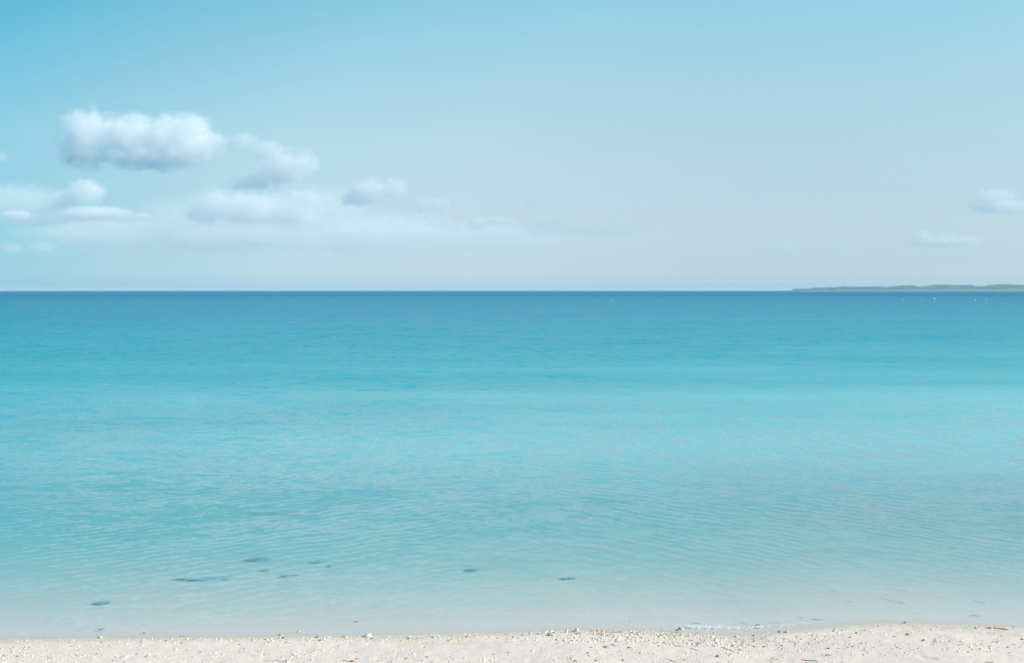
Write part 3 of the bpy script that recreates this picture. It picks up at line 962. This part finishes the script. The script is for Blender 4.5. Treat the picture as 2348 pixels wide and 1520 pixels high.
for i in small:
    big_ = size[i] > 0.0065
    L_ = (lib if big_ else lib1)[kind_i[i]]
    v = L_[rng.integers(8)]
    fc = ICO2[1] if big_ else ICO1[1]
    a, b, c = rng.uniform(-.4, .4), rng.uniform(-.4, .4), rng.uniform(0, 6.28)
    Mx = np.array(Matrix.Rotation(c, 3, 'Z') @ Matrix.Rotation(a, 3, 'X') @ Matrix.Rotation(b, 3, 'Y'))
    s = size[i]
    gv.append(v @ Mx.T * s + [cx_[i], cy_[i], cz_[i] + s * (.72, .32, .34)[kind_i[i]] * 0.22])
    gf.append(fc + o0)
    gt.append(np.full(len(v), pal[mat_i[i]] + rng.uniform(-.04, .04)))
    o0 += len(v)
m_grav, n, out = material('coral_gravel')
tn = n.n('ShaderNodeAttribute', attribute_name='tint').outputs['Fac']
gp = n.n('ShaderNodeNewGeometry').outputs['Position']
gn = n.noise(gp, 160, 3, 0.6)[0]
gc = n.ramp(tn, [(0.0, (0.86, 0.80, 0.71)), (0.28, (0.76, 0.64, 0.48)), (0.55, (0.62, 0.49, 0.34)), (0.74, (0.44, 0.39, 0.32)), (0.9, (0.15, 0.095, 0.06)), (1.0, (0.44, 0.21, 0.10))])
gc = n.mixc(n.mapr(gn, 0.45, 0.75, 0, 0.4), gc, (0.45, 0.36, 0.25))
principled(n, out, gc, 0.85, gn, 0.4, 0.002)
gravel = link('coral_gravel', mesh_from('coral_gravel', np.concatenate(gv), np.concatenate(gf), m_grav, {'tint': np.concatenate(gt)}))
tag(gravel, 'fine white and tan coral gravel strewn over the sand', kind='stuff')

# ------------------------------------------------------------------ twigs, glassy lumps
def twig_mat(name, ca, cb):
    m, n, out = material(name)
    f = n.noise(n.n('ShaderNodeTexCoord').outputs['Object'], 40, 4, 0.6)[0]
    principled(n, out, n.mixc(f, ca, cb), 0.85, f, 0.5, 0.002)
    return m


TW = {'brown': twig_mat('brown_bark', (0.22, 0.13, 0.07), (0.10, 0.06, 0.035)), 'grey': twig_mat('grey_bark', (0.34, 0.29, 0.23), (0.20, 0.17, 0.14)),
      'tan': twig_mat('tan_stalk', (0.52, 0.40, 0.26), (0.38, 0.28, 0.17)), 'orange': twig_mat('orange_bark', (0.46, 0.25, 0.10), (0.26, 0.13, 0.06))}


def twig(pts, r0, mat, label, water=False, knots=True):
    P = []
    for (px, py) in pts:
        x, y, z = on_sand(px, py)
        if water:
            x, y = on_level(px, py, 0.002)
            z = 0.001
        P.append(np.array([x, y, z + r0 * 0.6]))
    P = np.array(P)
    tt = np.linspace(0, 1, 26)
    k = np.linspace(0, 1, len(P))
    Q = np.stack([np.interp(tt, k, P[:, j]) for j in range(3)], 1)
    Lg = np.linalg.norm(Q[-1] - Q[0])
    wob = rng.uniform(0, 9, 2)
    Q[:, 1] += 0.04 * Lg * np.sin(tt * 7 + wob[0]) * np.sin(tt * math.pi)
    Q[:, 2] += 0.2 * r0 * np.sin(tt * 9 + wob[1])
    c0 = Q.mean(0).copy()
    Q = Q - c0
    seg = 8
    V, Fs = [], []
    for i, q in enumerate(Q):
        d_ = Q[min(i + 1, 25)] - Q[max(i - 1, 0)]
        d_ /= np.linalg.norm(d_)
        u = np.cross(d_, [0, 0, 1])
        u /= np.linalg.norm(u)
        v = np.cross(u, d_)
        rr_ = r0 * (1 - 0.55 * tt[i]) * (1 + 0.25 * math.sin(i * 1.9 + wob[0]) * knots)
        for s in range(seg):
            a = 2 * math.pi * s / seg
            V.append(q + rr_ * (math.cos(a) * u + math.sin(a) * v))
    for i in range(25):
        for s in range(seg):
            Fs.append((i * seg + s, i * seg + (s + 1) % seg, (i + 1) * seg + (s + 1) % seg, (i + 1) * seg + s))
    Fs.append((0, 3, 5, 7))
    Fs.append((25 * seg + 7, 25 * seg + 5, 25 * seg + 3, 25 * seg))
    o = link('twig', mesh_from('twig', np.array(V), np.array(Fs), TW[mat]), loc=tuple(c0))
    tag(o, label, 'twig')
    return o


twig([(2262, 1439.6), (2290, 1441.2), (2312, 1443.5)], 0.0065, 'orange', 'long orange brown stick lying along the wet edge at the far right')
twig([(1838, 1512.5), (1856, 1514), (1875, 1515)], 0.0042, 'brown', 'long dark brown stick at the bottom edge on the right')
twig([(1758, 1513), (1776, 1512.3), (1793, 1512.6)], 0.0026, 'tan', 'thin tan stalk left of the long dark brown stick')
twig([(1660, 1486.5), (1672, 1489), (1682, 1494)], 0.0030, 'grey', 'grey twig bending down on the bare sand right of the middle')
twig([(1690, 1487.3), (1704, 1489.5)], 0.0026, 'grey', 'short straight grey twig right of the bending twig')
twig([(1583, 1486), (1600, 1490.5)], 0.0030, 'brown', 'short brown twig left of the bending twig')
twig([(1594, 1472.5), (1608, 1477.5)], 0.0034, 'brown', 'thick short twig just under the gravel bank')
twig([(1548, 1480.5), (1567, 1481)], 0.0030, 'brown', 'level brown twig under the gravel bank beside the orange stone')
twig([(1533, 1511.5), (1551, 1517)], 0.0030, 'grey', 'grey twig slanting to the bottom edge left of the curved stone')
twig([(1400, 1477), (1406, 1478), (1411, 1480.5)], 0.0034, 'brown', 'small dark crooked twig right of the long flat grey stone')
twig([(607, 1514.3), (632, 1513.6), (656, 1516)], 0.0024, 'tan', 'long thin tan stalk running up to the white coral lump')
twig([(718, 1487.6), (736, 1488)], 0.0020, 'tan', 'fine tan stalk on the bare sand left of the middle')
twig([(2262, 1517.6), (2279, 1518.6)], 0.0036, 'brown', 'brown stick at the bottom edge near the right corner')
twig([(786, 1513), (800, 1516), (815, 1517)], 0.0032, 'orange', 'orange twig at the bottom edge beside the rusty flat stone')
twig([(1733, 1434), (1739, 1431.5), (1744, 1436)], 0.0060, 'orange', 'bent orange twig standing in the foam of the small wave', water=True)
twig([(224, 1443), (240, 1441.5)], 0.0060, 'grey', 'dark stick floating in the shallows at the left', water=True)
twig([(413, 1457.5), (424, 1457.2)], 0.0040, 'tan', 'tan stalk floating in the shallows right of the pointed stone', water=True)
twig([(327, 1450.6), (335, 1450.8)], 0.0042, 'orange', 'orange bit of stalk floating in the shallow film at the left', water=True)
twig([(811, 1425), (822, 1424.3)], 0.0045, 'orange', 'orange bit of stalk floating left of the middle', water=True)

m_lump, n, out = material('clear_jelly')
p = n.n('ShaderNodeBsdfPrincipled')
lf = n.noise(n.n('ShaderNodeTexCoord').outputs['Object'], 2.5, 3, 0.5)[0]
n.put(p.inputs['Base Color'], n.mixc(lf, (0.80, 0.95, 0.92), (0.92, 0.96, 0.97)))
p.inputs['Roughness'].default_value = 0.12
p.inputs['IOR'].default_value = 1.34
p.inputs['Transmission Weight'].default_value = 0.55
n.t.links.new(p.outputs[0], out.inputs['Surface'])
for (px, py, wp, lab) in [(844.5, 1458.5, 15, 'rounded glassy lump, greenish and clear, on the gravel at the water edge'), (891, 1460.5, 8, 'small bluish glassy lump right of the greenish one'),
                          (996, 1460.5, 9, 'white glassy lump, left one of a touching pair on the gravel'), (1004, 1459.5, 8, 'white glassy lump, right one of a touching pair on the gravel')]:
    x, y, z = on_sand(px, py)
    s = 0.5 * wp / F_PX * y
    v = shape_vertices('chunk', ICO3[0], rng) * [1, 1, .95]
    v[:, 2] = np.maximum(v[:, 2], -0.4)
    o = link('glassy_lump', mesh_from('glassy_lump', v * s, ICO3[1], m_lump), loc=(x, y, z + 0.38 * s))
    tag(o, lab, 'glassy lump', 'glassy lumps washed up on the gravel')

# ------------------------------------------------------------------ weed on the sea bed
m_weed, n, out = material('dark_seaweed')
principled(n, out, n.mixc(n.noise(n.n('ShaderNodeNewGeometry').outputs['Position'], 9, 3)[0], (0.26, 0.46, 0.51), (0.31, 0.50, 0.52)), 0.7)


m_weedd, n, out = material('blackish_seaweed')
principled(n, out, n.mixc(n.noise(n.n('ShaderNodeNewGeometry').outputs['Position'], 9, 3)[0], (0.02, 0.07, 0.09), (0.04, 0.10, 0.10)), 0.7)


def weed(px, py, wpx, hpx, label, count, thin=False, bend=0.0):
    x0, y0 = on_level(px, py, -0.2)
    for _ in range(8):
        z0 = float(sand_z(x0, y0))
        x0, y0 = on_level(px, py, z0)
    hw = 0.5 * wpx / F_PX * y0
    hd = 0.5 * hpx * y0 * y0 / (EYE * F_PX)
    vs, fs, o0 = [], [], 0
    for _ in range(count):
        a, rr_ = rng.uniform(0, 6.28), math.sqrt(rng.uniform(0, 1))
        bx, by = rr_ * math.cos(a) * hw, rr_ * math.sin(a) * hd
        if thin:
            by = by * (0.45 + 0.55 * (1 - abs(bx) / hw)) + bend * hd * (1 - (bx / hw) ** 2) * 2 - bend * hd + 0.5 * hd * math.sin(bx / hw * 3)
        Lb, wb = rng.uniform(.5, 1.0) * min(0.16, hw * .6 + .02), rng.uniform(.008, .018)
        th = rng.uniform(-.5, .5) + (0 if rng.uniform() < .5 else math.pi)
        up = rng.uniform(.003, .014)
        nseg = 5
        gz = float(sand_z(x0 + bx, y0 + by))
        for k in range(nseg + 1):
            t_ = k / nseg
            c = np.array([bx + math.cos(th) * Lb * t_, by + math.sin(th) * Lb * t_, gz - z0 + 0.006 + up * math.sin(t_ * 2.2) * (1 - .3 * t_)])
            sd = np.array([-math.sin(th), math.cos(th), 0.25]) * wb * (1 - .6 * t_)
            vs += [c - sd, c + sd]
        for k in range(nseg):
            b = o0 + 2 * k
            fs.append((b, b + 2, b + 3, b + 1))
        o0 += 2 * (nseg + 1)
    o = link('seaweed_clump', mesh_from('seaweed_clump', np.array(vs), np.array(fs), m_weedd if count > 400 else m_weed), loc=(x0, y0, z0))
    tag(o, label, 'seaweed', 'dark seaweed clumps under the shallow water')


weed(622, 1177, 96, 15, 'widest dark weed patch, farthest out under the clear water', 420)
weed(590, 1284, 44, 11, 'darkest oval weed clump, in the middle of the others', 260)
weed(462, 1328, 106, 6, 'long curved dark strand of weed under water at the left', 110, True, -0.8)
weed(728, 1290, 36, 10, 'faint weed smudge right of the darkest oval clump', 30)
weed(605, 1309, 17, 4, 'tiny weed fleck just below the darkest oval clump', 30)
weed(660, 1321, 40, 5, 'thin pale strand of weed right of the long curved strand', 50, True, -0.6)
weed(1080, 1308, 28, 6, 'small dark weed dash alone in the middle', 50)
weed(1300, 1327, 30, 5, 'faint weed dash alone right of the middle', 28)
weed(230, 1384, 30, 6, 'small dark weed clump nearest the left shore', 60)
weed(302, 1237, 22, 6, 'faint weed fleck by itself in the left water', 50)
weed(755, 1300, 14, 5, 'tiny weed fleck under the faint smudge', 24)

# ------------------------------------------------------------------ foam, and flecks imitating sparkle
m_foam, n, out = material('foam_and_sparkle')
p = principled(n, out, (0.86, 0.85, 0.82), 0.6)


def foam(regions, label):
    vs, fs, o0 = [], [], 0
    for pts, spread, cnt, r_ in regions:
        P = np.array(pts, float)
        k = np.linspace(0, 1, len(P))
        for _ in range(cnt):
            u = rng.uniform(0, 1)
            if vnoise(np.array(u * 23 + P[0, 0]), np.array(0.3), 90) < rng.uniform(-0.7, 0.4):
                continue
            px = np.interp(u, k, P[:, 0]) + rng.normal(0, 2)
            py = np.interp(u, k, P[:, 1]) + rng.normal(0, spread)
            x, y = on_level(px, py, 0.01)
            zw = float(max(sea_z(np.array(x), np.array(y)), sand_z(x, y)))
            s = r_ * np.exp(rng.normal(0, .45))
            v = ICO1[0] * (1 + .25 * rng.standard_normal((len(ICO1[0]), 1))) * [s * rng.uniform(1.2, 2.6), s, s * .55]
            vs.append(v + [x, y, zw + s * .15])
            fs.append(ICO1[1] + o0)
            o0 += len(v)
    o = link('foam', mesh_from('foam', np.concatenate(vs), np.concatenate(fs), m_foam))
    tag(o, label, kind='stuff')


foam([([(1572, 1434), (1610, 1436.5), (1660, 1436), (1715, 1437), (1748, 1434)], 1.5, 760, .0021),
      ([(1740, 1436), (1800, 1432), (1850, 1427), (1900, 1424)], 1.5, 200, .0018),
      ([(1340, 1436), (1420, 1437), (1500, 1437), (1570, 1438)], 3.0, 260, .0016),
      ([(1745, 1456), (1757, 1450), (1762, 1444)], 0.7, 90, .0018)], 'white foam along the breaking edge of the small wave')
foam([([(1285, 1404), (1340, 1409), (1400, 1411), (1450, 1412)], 4.0, 110, .0017), ([(1460, 1388), (1510, 1392), (1560, 1397)], 4.0, 50, .0016),
      ([(1610, 1396), (1660, 1393)], 2, 16, .0015)], 'thin white flecks put in for sparkle on the ripples just off the beach')  # foam bits modelled to stand in for sparkle on the wavelets

# ------------------------------------------------------------------ sea air
m_haze, n, out = material('sea_air')
pv = n.n('ShaderNodeVolumePrincipled')
pv.inputs['Color'].default_value = (0.76, 0.91, 0.96, 1)
pv.inputs['Density'].default_value = 1.05e-4
pv.inputs['Anisotropy'].default_value = 0.0
n.t.links.new(pv.outputs[0], out.inputs['Volume'])
bm = bmesh.new()
box(bm, -48000, 48000, -2500, 48000, -16, 38)
haze = finish('haze', bm, m_haze)
tag(haze, 'thin blue sea air over the water', kind='stuff')
